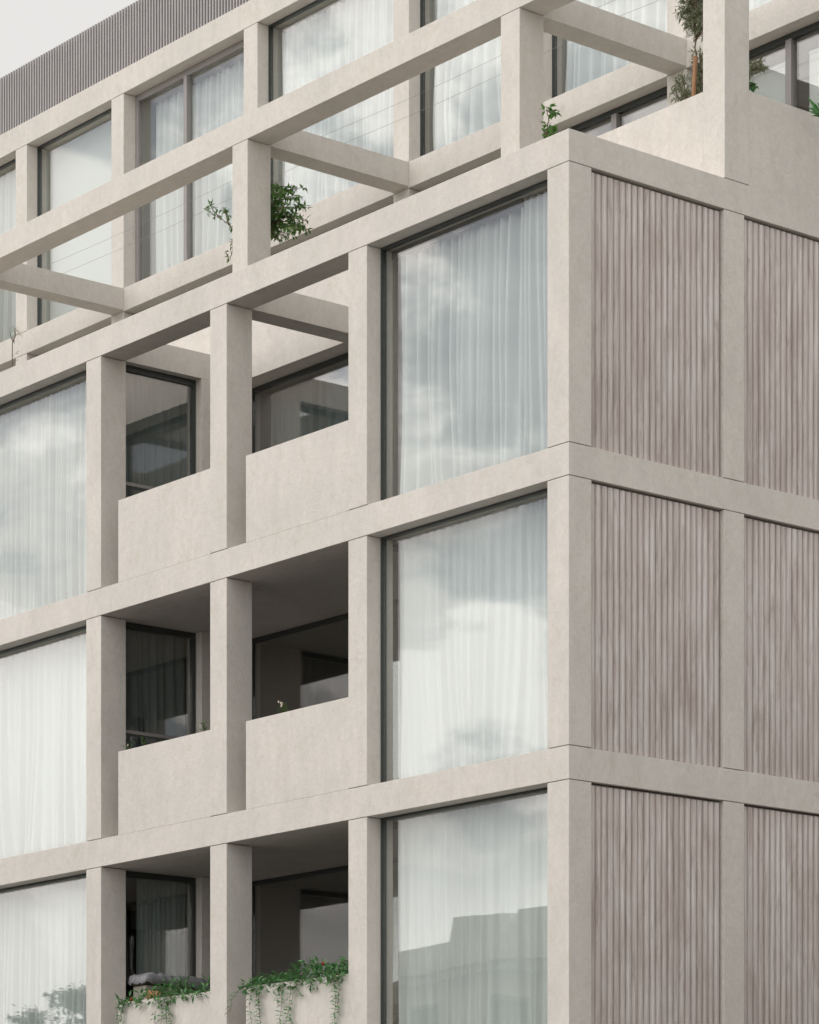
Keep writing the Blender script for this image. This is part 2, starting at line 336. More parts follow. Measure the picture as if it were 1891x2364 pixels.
for z0, z1 in levels[:3]:
    for y0, y1 in panel_y:
        pn = MB().box(-.16, -.068, y0 + .012, y1 - .012, z0 + .024, z1 - .018).build('ribbed_panel', 'rib_back', bld)
        # slim edge strip beside the first and last rib
        n = 22; pitch = (y1 - y0 - .03) / n; h = z1 - z0 - .036
        for i in range(n):
            o = bpy.data.objects.new('rib', rib_proto(h)); COL.objects.link(o); o.parent = pn
            o.matrix_parent_inverse = Matrix.Translation(-bld.location).inverted() @ Matrix.Translation(-bld.location)
            o.location = (-.068 + random.uniform(-.002, .002), y0 + .015 + (i + .5) * pitch, z0 + .007 + random.uniform(-.003, .003))
# plain backing of the side wall and the storey at the foot
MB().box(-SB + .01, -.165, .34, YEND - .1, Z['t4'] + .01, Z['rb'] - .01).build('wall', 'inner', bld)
MB().box(-SB + .01, -.06, .34, YEND - .1, 0.0, Z['b4'] - .004).build('wall', 'plaster', bld)
for z0, z1 in levels[:3]: MB().box(-.165, -.02, panel_y[1][1] + SW, YEND - .2, z0 + .01, z1 - .01).build('wall', 'rib', bld)
# back and left enclosing walls
MB().box(XL, 0, YEND - .28, YEND, 0, Z['rb']).build('wall', 'plaster', bld)
MB().box(XL - .3, XL - .002, 0, YEND, 0, Z['ut']).build('wall', 'plaster', bld)
MB().box(XL, -.02, YEND - .28, YEND, Z['rt'], Z['ub']).build('wall', 'plaster', bld)

# ---------------------------------------------------------------- windows
def window(axis, c, a0, a1, z0, z1, mull=(), transom=(), fw=.028, fd=.07, fm='frame', mw=.05, mm=None, mproud=0.0, head=0.0, gm='glass'):
    """axis 'x': plane y=c running along x; axis 'y': plane x=c running along y, facing +x"""
    b = MB()
    def bx(p0, p1, q0, q1, d0=0.0, d1=fd, bb=None):
        bb = bb or b
        if axis == 'x': bb.box(p0, p1, c + d0, c + d1, q0, q1)
        else: bb.box(c - d1, c - d0, p0, p1, q0, q1)
        return bb
    e = .003
    bx(a0 + e, a0 + fw, z0 + e, z1 - e); bx(a1 - fw, a1 - e, z0 + e, z1 - e)
    bx(a0 + fw, a1 - fw, z0 + e, z0 + .025); bx(a0 + fw, a1 - fw, z1 - fw - head, z1 - e)
    fr = b.build('window', fm, bld)
    for mx_ in mull:
        bx(mx_ - mw / 2, mx_ + mw / 2, z0 + .026, z1 - fw - head - .001, -mproud, fd + .01, MB()).build('mullion', mm or fm, fr)
    for tz in transom:
        bx(a0 + fw, a1 - fw, tz - .022, tz + .022, -.035, .03, MB()).build('transom', 'frame_light', fr)
    edges = [a0 + fw] + [q for mx_ in mull for q in (mx_ - mw / 2, mx_ + mw / 2)] + [a1 - fw]
    for i in range(0, len(edges), 2):
        bx(edges[i] + .001, edges[i + 1] - .001, z0 + .026, z1 - fw - head - .001, .032, .050, MB()).build('pane', gm, fr)
    return fr

WR = .206                                            # how far the glass sits back from the facade
for z0, z1 in levels[:3]:
    window('x', WR, -R_[1], -Wc, z0, z1)
    window('x', WR, -R_[4], -R_[3] - Wc, z0, z1)
    window('x', WR, -R_[5], -R_[4] - Wc, z0, z1, mull=(-14.6,))
    window('x', WR, -R_[6], -R_[5] - Wc, z0, z1)
    # party walls and the loggia's two ends
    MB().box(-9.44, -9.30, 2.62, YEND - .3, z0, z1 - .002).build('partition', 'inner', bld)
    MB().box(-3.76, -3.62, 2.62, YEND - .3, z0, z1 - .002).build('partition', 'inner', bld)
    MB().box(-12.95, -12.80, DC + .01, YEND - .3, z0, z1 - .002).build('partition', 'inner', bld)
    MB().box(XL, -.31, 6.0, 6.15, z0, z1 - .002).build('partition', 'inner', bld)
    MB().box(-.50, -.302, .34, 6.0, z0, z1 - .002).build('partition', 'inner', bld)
    MB().box(-R_[3] - Wc, -R_[3], 1.62, 2.60, z0, z1 - .001).build('pier', 'plaster', bld, bevel=.003)
    MB().box(-R_[1] - Wc, -R_[1], 1.62, 2.60, z0, z1 - .001).build('pier', 'plaster', bld, bevel=.003)
    tr = {0: (Z['p3'] + .40,), 1: (Z['p2'] + .385,), 2: ()}[levels.index((z0, z1))]
    window('y', -9.24, DC + .002, 1.615, z0, z1, fw=.05, head=.03, transom=tr, fm='frame', gm='glass_loggia')
    # the bay by the corner looks into the loggia through a side light as well
    b = MB(); b.box(-3.74, -3.67, DC + .005, DC + .055, z0 + .003, z1 - .003).box(-3.74, -3.67, 1.565, 1.615, z0 + .003, z1 - .003).box(-3.74, -3.67, DC + .055, 1.565, z1 - .06, z1 - .003).box(-3.74, -3.67, DC + .055, 1.565, z0 + .003, z0 + .03)
    if z0 == Z['t2']: MB().box(-3.864, -3.66, DC + .002, 1.618, z0, z1 - .001).build('pier', 'plaster', bld)
    else:
        fr = b.build('window', 'frame', bld); MB().box(-3.715, -3.697, DC + .056, 1.564, z0 + .031, z1 - .061).build('pane', 'glass', fr)
    window('x', 2.42, -R_[3], -R_[1] - Wc, z0, z1, mull=(-6.45,), fw=.035, head=.02, mw=.06, gm='glass_loggia')
for z0, z1 in levels[:3]:
    MB().box(-12.79, -.505, .475, 5.99, z0 - .001, z0 + .006).build('added_dark_floor', 'inner_dark', bld)  # unseen dark floor, added to cut bounce onto loggia ceilings and walls
# ground storey: simple shop windows
for i in range(6): window('x', WR, -R_[i + 1], -R_[i] - Wc, .15, Z['b4'])
MB().box(XL, -.31, 5.0, 5.15, .02, Z['b4'] - .002).build('partition', 'inner', bld)
for i, (z0, z1) in enumerate(levels[:3]): pass

# ---------------------------------------------------------------- loggia parapets with planting troughs
GAP = .402
for ptop, zt in ((Z['p3'], Z['t2']), (Z['p2'], Z['t3']), (Z['p1'], Z['t4'])):
    for x0, x1 in ((-R_[2] + GAP, -R_[1] - Wc), (-R_[3] + GAP, -R_[2] - Wc)):
        MB().box(x0, x1 - .001, .0015, .10, zt + .001, ptop).build('parapet', 'plaster', bld, bevel=.004)
        t = MB().box(x0 + .01, x1 - .02, .42, .47, zt, ptop - .02).box(x0 + .01, x0 + .05, .101, .42, zt, ptop - .02).box(x0 + .05, x1 - .02, .101, .42, zt, zt + .06).build('trough', 'plaster', bld)
        MB().box(x0 + .051, x1 - .021, .102, .419, zt + .061, ptop - .07).build('soil', 'soil', t)
# terrace parapet of the set-back storey: front run and the side run
MB().box(-R_[1] + GAP, -Wc - .001, YP + .0015, YP + .14, Z['rt'] - .001, Z['p5']).build('parapet', 'plaster', bld, bevel=.004)
MB().box(-R_[3] + GAP, -R_[1] - Wc - .001, YB + .0015, YB + .16, Z['rt'] - .001, Z['p5']).build('parapet', 'plaster', bld)
MB().box(-R_[5] + GAP, -R_[3] - Wc - .001, YP + .0015, YP + .14, Z['rt'] - .001, Z['p5']).build('parapet', 'plaster', bld)
MB().box(-.16, -.0015, YP + DC + .001, YEND, Z['rt'] - .001, Z['p5']).build('parapet', 'plaster', bld, bevel=.004)

# ---------------------------------------------------------------- pergola on the terrace
for r in (0.0, R_[1], R_[3], R_[5]):
    column(-r, YP, Z['rt'], Z['pb'])
    MB().box(-r - Wc, -r, YP + DC, YU - .001, Z['pb'] - .012, Z['pt'] - .012).build('crossbeam', 'plaster', bld, bevel=.004)
MB().box(XL, 0, YP, YP + DC, Z['pb'], Z['pt']).build('beam', 'plaster', bld, bevel=.005)

# ---------------------------------------------------------------- the set-back storeys
MB().box(XL, -.002, YU, YU + DC, Z['sb'], Z['st']).build('beam', 'plaster', bld, bevel=.005)
MB().box(XL, -.002, YU + DC, YEND - .3, Z['sb'], Z['st'] - .002).build('floor_slab', 'plaster', bld)
MB().box(XL, -.002, YU, YU + DC, Z['ub'], Z['ut']).build('beam', 'plaster', bld, bevel=.005)
MB().box(XL, -.002, YU + DC, YEND - .01, Z['ub'], Z['ut'] - .01).build('roof_slab', 'plaster', bld)
MB().box(-.3, -.02, YU + DC + .001, YEND - .3, Z['st'], Z['ub']).build('wall', 'plaster', bld)
MB().box(-.3, -.02, YU + DC + .001, YEND - .3, Z['p5'] + .001, Z['sb']).build('wall', 'plaster', bld)
for i, r in enumerate(R_[:7]):
    column(-r, YU, Z['st'], Z['ub'], dp=.39); column(-r, YU, Z['rt'], Z['sb'], dp=.39)
for z0, z1 in ((Z['rt'], Z['sb']), (Z['st'], Z['ub'])):
    MB().box(XL, -.31, 8.5, 8.65, z0, z1 - .002).build('partition', 'inner', bld)
    for r in R_[1:7]: MB().box(-r - .26, -r - .012, YU + .395, 8.5, z0, z1 - .002).build('partition', 'inner_light', bld)
for i in range(7):
    a0, a1 = -R_[i + 1], -R_[i] - Wc
    if i == 4:      # the bay with two sliding leaves and a wide pale mullion
        window('x', 5.45, a0, a1, Z['st'], Z['ub'], mull=(-14.88,), fw=.085, fm='frame_light', mw=.085, mm='frame_light', mproud=.03, head=.02)
    else:
        window('x', YU + WR, a0, a1, Z['st'], Z['ub'])
    mid = {0: -1.92, 1: -5.09}.get(i, (a0 + a1) / 2)
    window('x', YU + WR + .02, a0, a1, Z['rt'], Z['sb'], mull=(mid,), fw=.05, head=.03, mw=.10, mm='frame_light', mproud=.02)

# roof screen of upright fins
scr = MB().box(XL, -.3, 5.47, 5.55, Z['ut'] + .002, Z['ut'] + 1.05).build('roof_screen', 'fin', bld)
v = MB(); x = XL + .02
while x < -.35:
    v.box(x, x + .036, 5.395, 5.469, Z['ut'] + .003, Z['ut'] + 1.09); x += .078
tag(v.build('fin', 'fin', scr), kind='stuff')
tag(MB().box(XL, -.31, 5.425, 5.4695, Z['ut'] + .735, Z['ut'] + .775).build('rail', 'fin', scr))

# ---------------------------------------------------------------- curtains and blinds (each hangs by itself)
def curtain(label, axis, c, a0, a1, z0, z1, lam=.125, amp=.048, mt='curtain', flare=.5, seed=1, group='sheer curtains hanging behind the windows', gather=None):
    rnd = random.Random(seed)
    n = max(6, int(abs(a1 - a0) / lam * 9)); nz_ = 18
    off = rnd.uniform(0, 50)
    # folds of uneven width
    ph = []; q = rnd.uniform(0, 6)
    for i in range(n + 1):
        a = a0 + (a1 - a0) * i / n
        lw = lam * (1 + .8 * mn.noise(Vector((a * 1.7, off, 0))))
        if gather and gather[0] < a < gather[1]: lw *= .45
        q += abs(a1 - a0) / n / lw * 2 * math.pi; ph.append(q)
    vs_, fs = [], []
    for j in range(nz_ + 1):
        t = j / nz_                     # 0 top, 1 hem
        zz = z1 + (z0 - z1) * t
        for i in range(n + 1):
            a = a0 + (a1 - a0) * i / n
            pq = ph[i] + .55 * math.sin(ph[i]); sh = math.sin(pq + flare * t * t * 3.0 * mn.noise(Vector((a * 1.1, off + 9, t * .8))))
            wv = math.copysign(abs(sh) ** .7, sh)
            am = amp * (.6 + .6 * t) * (1 + 1.1 * mn.noise(Vector((a * 2.3, off + 3, t * 1.2))))
            d = wv * am + .05 * t * mn.noise(Vector((a * .9, off + 5, t * 1.5)))
            big = math.sin(ph[i] * .31 + 2.2 * mn.noise(Vector((a * .8, off + 13, t * .6)))); d += amp * (.35 + .55 * t) * big
            d = max(d, -.15)
            along = a + flare * .17 * t * t * mn.noise(Vector((a * 1.6, off + 7, t * 1.3)))
            along = min(max(along, min(a0, a1)), max(a0, a1))
            vs_.append((along, c + d, zz) if axis == 'x' else (c - d, along, zz))
    for j in range(nz_):
        for i in range(n):
            b = j * (n + 1) + i; fs.append((b, b + 1, b + n + 2, b + n + 1))
    mb = MB(); mb.v = vs_; mb.f = fs
    o = mb.build('curtain', mt, smooth=True); so = o.modifiers.new('thickness', 'SOLIDIFY'); so.thickness = .0015
    return tag(o, label, 'curtain', group)

MB().box(-R_[1] + .002, -1.20, .375, .405, Z['rb'] - .10, Z['rb'] - .002).build('pelmet', 'inner', bld)
def cz(k): z0, z1 = levels[k]; return z0 + .012, z1 - .02
floor_name = ('upper', 'middle', 'lowest')
# corner bay
curtain('pale grey pleated curtain in the corner bay window directly under the terrace corner', 'x', .50, -R_[1] + .03, -1.12, *[cz(0)[0], cz(0)[1] - .03], lam=.135, amp=.072, seed=3, flare=.35)
curtain('tightly gathered white curtain beside the corner column, corner bay window under the terrace', 'x', .40, -1.22, -.36, *cz(0), lam=.075, amp=.042, seed=5, flare=1.2)
curtain('white sheer curtain filling the corner bay window of the middle row, mirrored clouds over it', 'x', .46, -R_[1] + .02, -.36, *cz(1), lam=.15, amp=.032, seed=8, flare=1.3, gather=(-1.1, -.36))
curtain('white sheer curtain in the lowest corner bay window with a rooftop mirrored over it', 'x', .46, -R_[1] + .02, -.36, *cz(2), lam=.17, amp=.04, seed=12, flare=1.0)
# left bay
curtain('white sheer curtain in the tall left edge window directly under the terrace band', 'x', .46, -R_[4] + .02, -R_[3] - Wc - .02, *cz(0), lam=.10, seed=21, flare=.8)
curtain('white sheer curtain in the left edge window of the middle row', 'x', .46, -R_[4] + .02, -R_[3] - Wc - .02, *cz(1), lam=.16, seed=22, flare=.8)
curtain('white sheer curtain in the lowest left edge window with trees mirrored over it', 'x', .46, -R_[4] + .02, -R_[3] - Wc - .02, *cz(2), lam=.11, seed=23, flare=.6)
# loggia end glass
curtain('grey curtain behind the side glass of the open topped upper loggia', 'y', -9.47, DC + .02, 1.60, *cz(0), lam=.12, mt='curtain_grey', seed=31, group=None)
curtain('dim grey curtain behind the side glass of the middle loggia', 'y', -9.47, DC + .02, 1.60, *cz(1), lam=.15, mt='curtain_grey', seed=32, group=None)
curtain('drawn back curtain beside the dark opening of the lowest loggia', 'y', -9.47, .80, 1.60, *cz(2), lam=.075, amp=.03, seed=33, group=None)
curtain('grey curtain behind the rear glass of the open topped upper loggia', 'x', 2.66, -8.9, -3.95, cz(0)[0], cz(0)[1] - .08, lam=.16, mt='curtain_grey', seed=34, group=None)
curtain('faint curtain at the right of the rear glass in the lowest loggia', 'x', 2.66, -5.3, -3.95, *cz(2), lam=.13, mt='curtain_grey', seed=35, group=None)
# top storey
zc0, zc1 = Z['st'] + .012, Z['ub'] - .02
yc = YU + WR + .24
curtain('white sheer curtain in the top storey window at the far left edge', 'x', yc, -R_[7] + .03, -R_[6] - Wc - .02, zc0, zc1, lam=.10, seed=41, flare=.4)
curtain('white curtain in the left leaf of the two leaf top storey window', 'x', yc + .05, -R_[5] + .22, -R_[4] - Wc - .02, zc0, zc1 - .12, lam=.12, amp=.055, seed=43, flare=.5)
curtain('evenly pleated white curtain in the top storey window left of the bare central column', 'x', yc, -R_[4] + .03, -R_[3] - Wc - .02, zc0, zc1 - .05, lam=.13, amp=.06, seed=44, flare=.4)
curtain('loosely gathered white curtain in the top storey window behind the two thin wires', 'x', yc, -R_[3] + .12, -R_[2] - Wc - .02, zc0, zc1 - .05, lam=.17, amp=.07, seed=45, flare=1.2)
curtain('white curtain in the top storey window above the ivy corner', 'x', yc, -R_[2] + .03, -R_[1] - Wc - .02, zc0, zc1 - .05, lam=.16, amp=.065, seed=46, flare=.7)
curtain('white curtain in the last top storey window behind the olive tree', 'x', yc, -R_[1] + .03, -R_[0] - Wc - .02, zc0, zc1 - .05, lam=.14, seed=47, flare=.6)

def blind(label, x0, x1, y, z0, z1):
    o = MB().box(x0, x1, y, y + .006, z0, z1).box(x0, x1, y - .01, y + .016, z0 - .03, z0).tube([(x0, y + .02, z1 + .03), (x1, y + .02, z1 + .03)], .03, 10)
    return tag(o.build('roller_blind', 'blind'), label, 'blind', 'flat roller blinds behind the glass')
blind('flat white roller blind in the top storey window left of the two leaf window', -R_[6] + .02, -R_[5] - Wc - .02, yc, Z['st'] + .06, Z['ub'] - .08)
zt5 = Z['sb'] - .30
for lab, a, b in (('pale blind in the low terrace window, left leaf by the roof corner', -R_[2] + .05, -5.13), ('pale blind in the low terrace window, right leaf by the roof corner', -5.05, -R_[1] - Wc - .08),
                  ('pale blind in the terrace window just right of the tall corner pillar', -R_[1] + .05, -2.0), ('pale blind in the terrace window at the far right edge behind the spiky plant', -1.72, -.40)):
    blind(lab, a, b, YU + WR + .17, Z['rt'] + .06, zt5)
for i in (2, 3, 4, 5):
    pass

# ---------------------------------------------------------------- thin climbing wires over the pergola
for lab, yy in (('thin steel wire strung across the pergola crossbeams, the one nearer the street', 3.67), ('thin steel wire strung across the pergola crossbeams, the one nearer the windows', 4.07)):
    zz = Z['pt'] - .012 + .003
    pts = []
    xs = [-16.65, -9.2, -3.6, -.2]
    for a, b in zip(xs, xs[1:]):
        for k in range(8): pts.append((a + (b - a) * k / 8, yy, zz - .05 * math.sin(math.pi * k / 8)))
    tag(MB().tube(pts, .0022, 5).build('wire', 'metal'), lab, 'wire', 'climbing wires over the terrace')

# ---------------------------------------------------------------- planting
def rv(rnd, s=1.0): return Vector((rnd.uniform(-1, 1), rnd.uniform(-1, 1), rnd.uniform(-1, 1))) * s

def shrub(name, label, base, branches, leaf, n, mt, seed, ln, wd, cat='plant', spread=.09, parent_extra=None, stem_r=.008):
    """branches: list of polylines; leaves crowd along their outer part"""
    rnd = random.Random(seed); root = empty(name, base, label, cat)
    st = MB(); lf = MB()
    for br in branches:
        pts = [Vector(p) for p in br]
        fine = []
        for a, b in zip(pts, pts[1:]):
            for k in range(5): fine.append(a.lerp(b, k / 5) + rv(rnd, .008))
        fine.append(pts[-1])
        st.tube(fine, [stem_r * (1.3 - i / len(fine)) for i in range(len(fine))], 5)
        for i in range(n):
            t = rnd.random() ** .6; k = min(int(t * (len(fine) - 1)), len(fine) - 2)
            p = fine[k].lerp(fine[k + 1], rnd.random())
            tw = rv(rnd); tw.z = abs(tw.z) * .5 - .1
            tip = p + tw.normalized() * rnd.uniform(.02, spread) * 1.6
            st.tube([p, tip], .0018, 3)
            for q in range(leaf):
                d = (tip - p).normalized() * .5 + rv(rnd, .7) + Vector((0, 0, -.15))
                lf.leaf(p.lerp(tip, rnd.uniform(.4, 1)), d, Vector((0, 0, 1)) + rv(rnd, .4), ln * rnd.uniform(.65, 1.15), wd * rnd.uniform(.75, 1.15))
    st.build('stem', 'stem', root); lf.build('foliage', mt, root)
    return root

def mirror_point(u, v, y):       # photograph pixel -> place in the world at depth y
    d = FWD + RIGHT * ((u - 945.5) / F_PX) + Vector((0, 0, (YH - v) / F_PX)); k = (y - cam_loc.y) / d.y
    return cam_loc + d * k

def P(u, v, y): q = mirror_point(u, v, y); return (q.x, q.y, q.z)
# shrub behind the second pergola pillar
b0 = P(610, 600, 3.0); b0 = (b0[0], b0[1], Z['rt'])
br = [[b0, P(612, 560, 3.0), P(600, 500, 3.0), P(612, 440, 3.0), P(632, 395, 3.0)]]
for e in ((700, 432), (705, 480), (690, 455), (712, 510), (715, 535), (700, 530), (668, 545), (650, 520), (655, 545), (680, 500), (660, 470), (640, 430), (690, 520), (675, 530), (640, 550), (660, 440), (650, 500), (640, 480)):
    v_ = 545 - (560 - e[1]) * .55; br.append([P(606, v_, 3.0), P((606 + e[0]) / 2, (v_ + e[1]) / 2 - 12, 3.0 + random.uniform(-.2, .2)), P(e[0], e[1], 3.0 + random.uniform(-.3, .3))])
shrub('leafy_shrub', 'bushy green shrub showing past the right side of a pergola pillar', b0, br, 4, 19, 'leaf_shrub', 5, .088, .034, 'shrub', spread=.07)
b1 = P(548, 640, 2.95); b1 = (b1[0], b1[1], Z['rt'])
shrub('leafy_sprig', 'thin leafy branch reaching left from behind the same pergola pillar', b1, [[b1, P(543, 560, 2.95), P(538, 530, 2.95), P(520, 512, 2.95), P(498, 498, 2.95), P(480, 488, 2.95)], [P(510, 506, 2.95), P(492, 485, 2.95), P(483, 470, 2.95)], [P(530, 520, 2.95), P(520, 490, 2.95), P(514, 478, 2.95)], [P(538, 540, 2.95), P(537, 570, 2.95), P(531, 600, 2.95)]], 3, 9, 'leaf_shrub', 6, .085, .032, 'shrub', spread=.05)
b2_ = P(20, 830, 3.4); b2_ = (b2_[0], b2_[1], Z['rt'])
shrub('feathery_plant', 'small feathery plant at the left edge in front of the curtains', b2_, [[b2_, P(30, 790, 3.4), P(22, 765, 3.4)], [P(32, 790, 3.4), P(36, 758, 3.4)]], 2, 8, 'leaf_olive', 8, .08, .013, 'plant', spread=.06)
# ivy at the roof corner
b3_ = P(1266, 330, 1.2); b3_ = (b3_[0], 1.2, Z['rt'])
shrub('ivy_sprig', 'climbing ivy sprig rising by the roof corner', b3_, [[b3_, P(1262, 300, 1.2), P(1268, 275, 1.2), P(1262, 255, 1.2), P(1266, 246, 1.2)], [P(1266, 320, 1.2), P(1278, 300, 1.2)], [P(1262, 325, 1.2), P(1272, 308, 1.2)], [P(1258, 330, 1.2), P(1260, 305, 1.2)], [P(1264, 254, 1.2), P(1276, 262, 1.2)]], 3, 7, 'leaf_shrub', 9, .085, .06, 'plant', spread=.035)
# olive tree and its stake
b4_ = P(1600, 300, 3.2); b4_ = (b4_[0], 3.2, Z['rt'])
br = [[b4_, P(1607, 190, 3.2), P(1606, 90, 3.2), P(1600, 40, 3.2), P(1610, -20, 3.2), P(1612, -80, 3.2)]]
for e in ((1570, 28), (1578, 12), (1590, 45), (1600, 60), (1612, 65), (1585, -5), (1596, 8), (1608, 20), (1620, 40), (1630, 10), (1590, 25), (1618, 55), (1606, -10), (1575, -20), (1590, -40), (1625, -30)):
    br.append([P(1606, e[1] + 30, 3.2), P(e[0] + 5, e[1] + 10, 3.2), P(e[0], e[1], 3.2)])
for e in ((1568, 190), (1562, 215), (1580, 205), (1590, 218), (1575, 180), (1615, 120), (1612, 165), (1616, 200), (1620, 150), (1610, 140), (1614, 220), (1600, 200)):
    br.append([P(1590 if e[0] < 1595 else 1612, 235, 3.2), P(e[0] + 4, e[1] + 15, 3.2), P(e[0], e[1], 3.2)])
br += [[P(1690, 180, 3.25), P(1735, 165, 3.25), P(1750, 150, 3.25)], [P(1690, 175, 3.25), P(1740, 160, 3.25), P(1763, 158, 3.25)], [P(1700, 175, 3.25), P(1732, 172, 3.25)], [P(1700, 150, 3.25), P(1730, 150, 3.25), P(1758, 142, 3.25)]]
ol = shrub('olive_tree', 'grey green olive tree on the terrace half hidden by the tall corner pillar', b4_, br, 4, 16, 'leaf_olive', 10, .085, .019, 'tree', spread=.06, stem_r=.01)
tag(MB().tube([P(1598, 300, 3.1), P(1606, 130, 3.1)], .026, 10).build('wooden_stake', 'wood'), 'round orange brown wooden stake propping the olive tree', 'stake')
b5_ = P(1712, 250, 2.95); b5_ = (b5_[0], 2.95, Z['rt'])
shrub('ivy_tuft', 'little green ivy tuft peeping out right of the tall corner pillar', b5_, [[b5_, P(1722, 200, 2.95), P(1730, 190, 2.95)], [P(1722, 205, 2.95), P(1738, 196, 2.95)], [P(1722, 205, 2.95), P(1728, 184, 2.95)]], 3, 7, 'leaf', 13, .07, .055, 'plant', spread=.03)
# spiky plant at the right edge
b6_ = P(1900, 300, 3.6); b6_ = Vector((b6_[0], 3.6, Z['rt'] + .3)); root = empty('spiky_plant', b6_, 'dark green spiky leaved plant at the right edge behind the parapet', 'plant')
q = MB(); rnd = random.Random(3); o0 = Vector(P(1905, 275, 3.6))
for e in [(1858, 218), (1862, 240), (1870, 262), (1885, 215), (1880, 232), (1895, 205), (1912, 200), (1930, 215), (1945, 235), (1866, 252), (1950, 250), (1893, 240)]:
    t = Vector(P(e[0], e[1], 3.6 + rnd.uniform(-.12, .12))); q.leaf(o0 + rv(rnd, .02), t - o0, Vector((.3, -.8, .4)) + rv(rnd, .3), (t - o0).length, .055)
q.build('foliage', 'leaf', root); MB().tube([b6_ - Vector((0, 0, .3)), tuple(o0)], .03, 8).build('trunk', 'bark', root)

def vine(label, x0, x1, ztop, seed, strands, humps, dens):
    rnd = random.Random(seed); root = empty('trailing_vine', ((x0 + x1) / 2, .2, ztop - .07), label, 'plant', 'vines spilling over the lowest parapets')
    lf = MB(); st = MB()
    n = int((x1 - x0) * dens)
    for i in range(n):
        x = rnd.uniform(x0, x1); h = .02
        for hx, hw, hh in humps: h += hh * math.exp(-((x - hx) / hw) ** 2)
        y = rnd.uniform(-.06, .40)
        t = rnd.random(); z = ztop - .05 + (h + .05) * t * (1 - .2 * abs(y - .15))
        if y < 0: z = ztop - rnd.uniform(-.05, .10) * min(1, h * 8)
        d = rv(rnd) + Vector((0, -.6, -.1)); lf.leaf((x, y, z), d, Vector((0, 0, 1)) + rv(rnd, .5), rnd.uniform(.07, .13), rnd.uniform(.028, .046))
        if i % 6 == 0: st.tube([(x + rnd.uniform(-.1, .1), .2, ztop - .07), (x, y, z)], .002, 3)
    for sx, ln, slant in strands:
        pts = []; xx = sx; k = int(ln / .045) + 2
        for j in range(k + 1):
            t = j / k
            pts.append(Vector((xx + slant * t + .03 * math.sin(t * 7 + sx * 5), -.02 - .03 * math.sin(t * 3) - .012 * rnd.random(), ztop + .01 - ln * t)))
        pts.insert(0, Vector((sx, .12, ztop + .01)))
        st.tube(pts, .0028, 4)
        for p in pts[1:]:
            if rnd.random() < .85:
                for sg in (-1, 1):
                    lf.leaf(p, Vector((sg * rnd.uniform(.5, 1), -.35, rnd.uniform(-.5, .35))), Vector((0, -.5, 1)) + rv(rnd, .3), rnd.uniform(.06, .105), rnd.uniform(.02, .036))
    st.build('stem', 'stem', root); lf.build('foliage', 'leaf', root); return root
zp = Z['p1']
xr0, xr1 = -R_[2] + GAP, -R_[1] - Wc
vr = vine('dense dark green vine spilling over the lower right parapet with long hanging strands', xr0 - .05, xr1 - .02, zp, 51,
     [(xr0 - .05, .30, -.28), (xr0 + .18, .75, -.02), (xr0 + .34, .95, .02), (xr0 + .28, .40, .06), (xr0 + .75, .75, .06), (xr0 + .92, .62, .10), (xr0 + .80, .30, -.1), (xr0 + 1.05, .9, -.22), (xr1 - .22, .62, .03), (xr1 - .16, .50, .05), (xr0 + 1.4, .16, 0), (xr0 + 1.1, .2, .04)],
     [(xr0 + .3, .35, .10), (xr0 + 1.25, .40, .22), (xr1 - .05, .25, .20), (xr0 + .8, .25, .10)], 500)
MB().tube([(xr0 + 1.55, .0, zp + .15), (xr0 + 1.57, -.01, zp + .17)], .02, 7).build('flower', 'petal_red', vr)
xl0, xl1 = -R_[3] + GAP, -R_[2] - Wc
vl = vine('green vine spilling over the lower left parapet around an orange block', xl0 + .05, xl1 - .02, zp, 52,
     [(xl0 + .12, .10, -.02), (xl0 + .25, .26, -.16), (xl0 + .14, .60, -.04), (xl0 + 1.02, .95, .02), (xl0 + 1.08, .85, .18), (xl0 + .98, .35, -.08), (xl0 + 1.12, .45, .22), (xl0 + 1.2, .25, .03)],
     [(xl0 + .35, .2, .09), (xl0 + 1.1, .22, .24), (xl1 - .05, .28, .20), (xl0 + .75, .2, .10)], 350)
MB().tube([(xl0 + .26, .03, zp + .02), (xl0 + .30, .03, zp + .05)], .022, 7).build('flower', 'petal_red', vl)
t = MB().box(0, .26, 0, .20, 0, .17).build('terracotta_block', 'terracotta', bevel=.01); t.location = (xl0 + .42, .14, zp - .03); t.rotation_euler = (0.05, .12, .35)
tag(t, 'orange terracotta block tilted among the vines on the lower left parapet', 'block')
def tiny(name, label, u, v, seed, flowers, h=.10):
    rnd = random.Random(seed); p = Vector(P(u, v, .20)); root = empty(name, (p.x, .20, p.z - h), label, 'plant'); lf = MB(); st = MB()
    for i in range(26):
        q_ = p + Vector((rnd.uniform(-.07, .07), rnd.uniform(-.04, .04), rnd.uniform(-.07, .05))); lf.leaf(q_, rv(rnd) + Vector((0, -.4, .3)), Vector((0, 0, 1)), .045, .022)
        if i % 4 == 0: st.tube([(p.x, .2, p.z - h), tuple(q_)], .002, 3)
    lf.build('foliage', 'leaf_shrub', root); st.build('stem', 'stem', root)
    for k in range(flowers):
        c = p + Vector((rnd.uniform(-.07, .07), -.03, rnd.uniform(.0, .09))); f = MB()
        for a in range(5): f.leaf(c, Vector((math.cos(a * 1.257), -.2, math.sin(a * 1.257))), Vector((0, -1, 0)), .02, .013)
        f.build('flower', 'petal', root)
tiny('flowering_plant', 'small plant with cream flowers on the middle right parapet', 655, 1633, 61, 5)
tiny('flowering_plant', 'low green tuft on the middle parapet beside the left pillar', 300, 1726, 62, 1)
tiny('flowering_plant', 'tiny green tuft on the middle parapet below the transom end', 335, 1716, 63, 0, .06)
tiny('flowering_plant', 'small white flowered sprig on the middle parapet right against the bare pillar', 471, 1674, 64, 1)

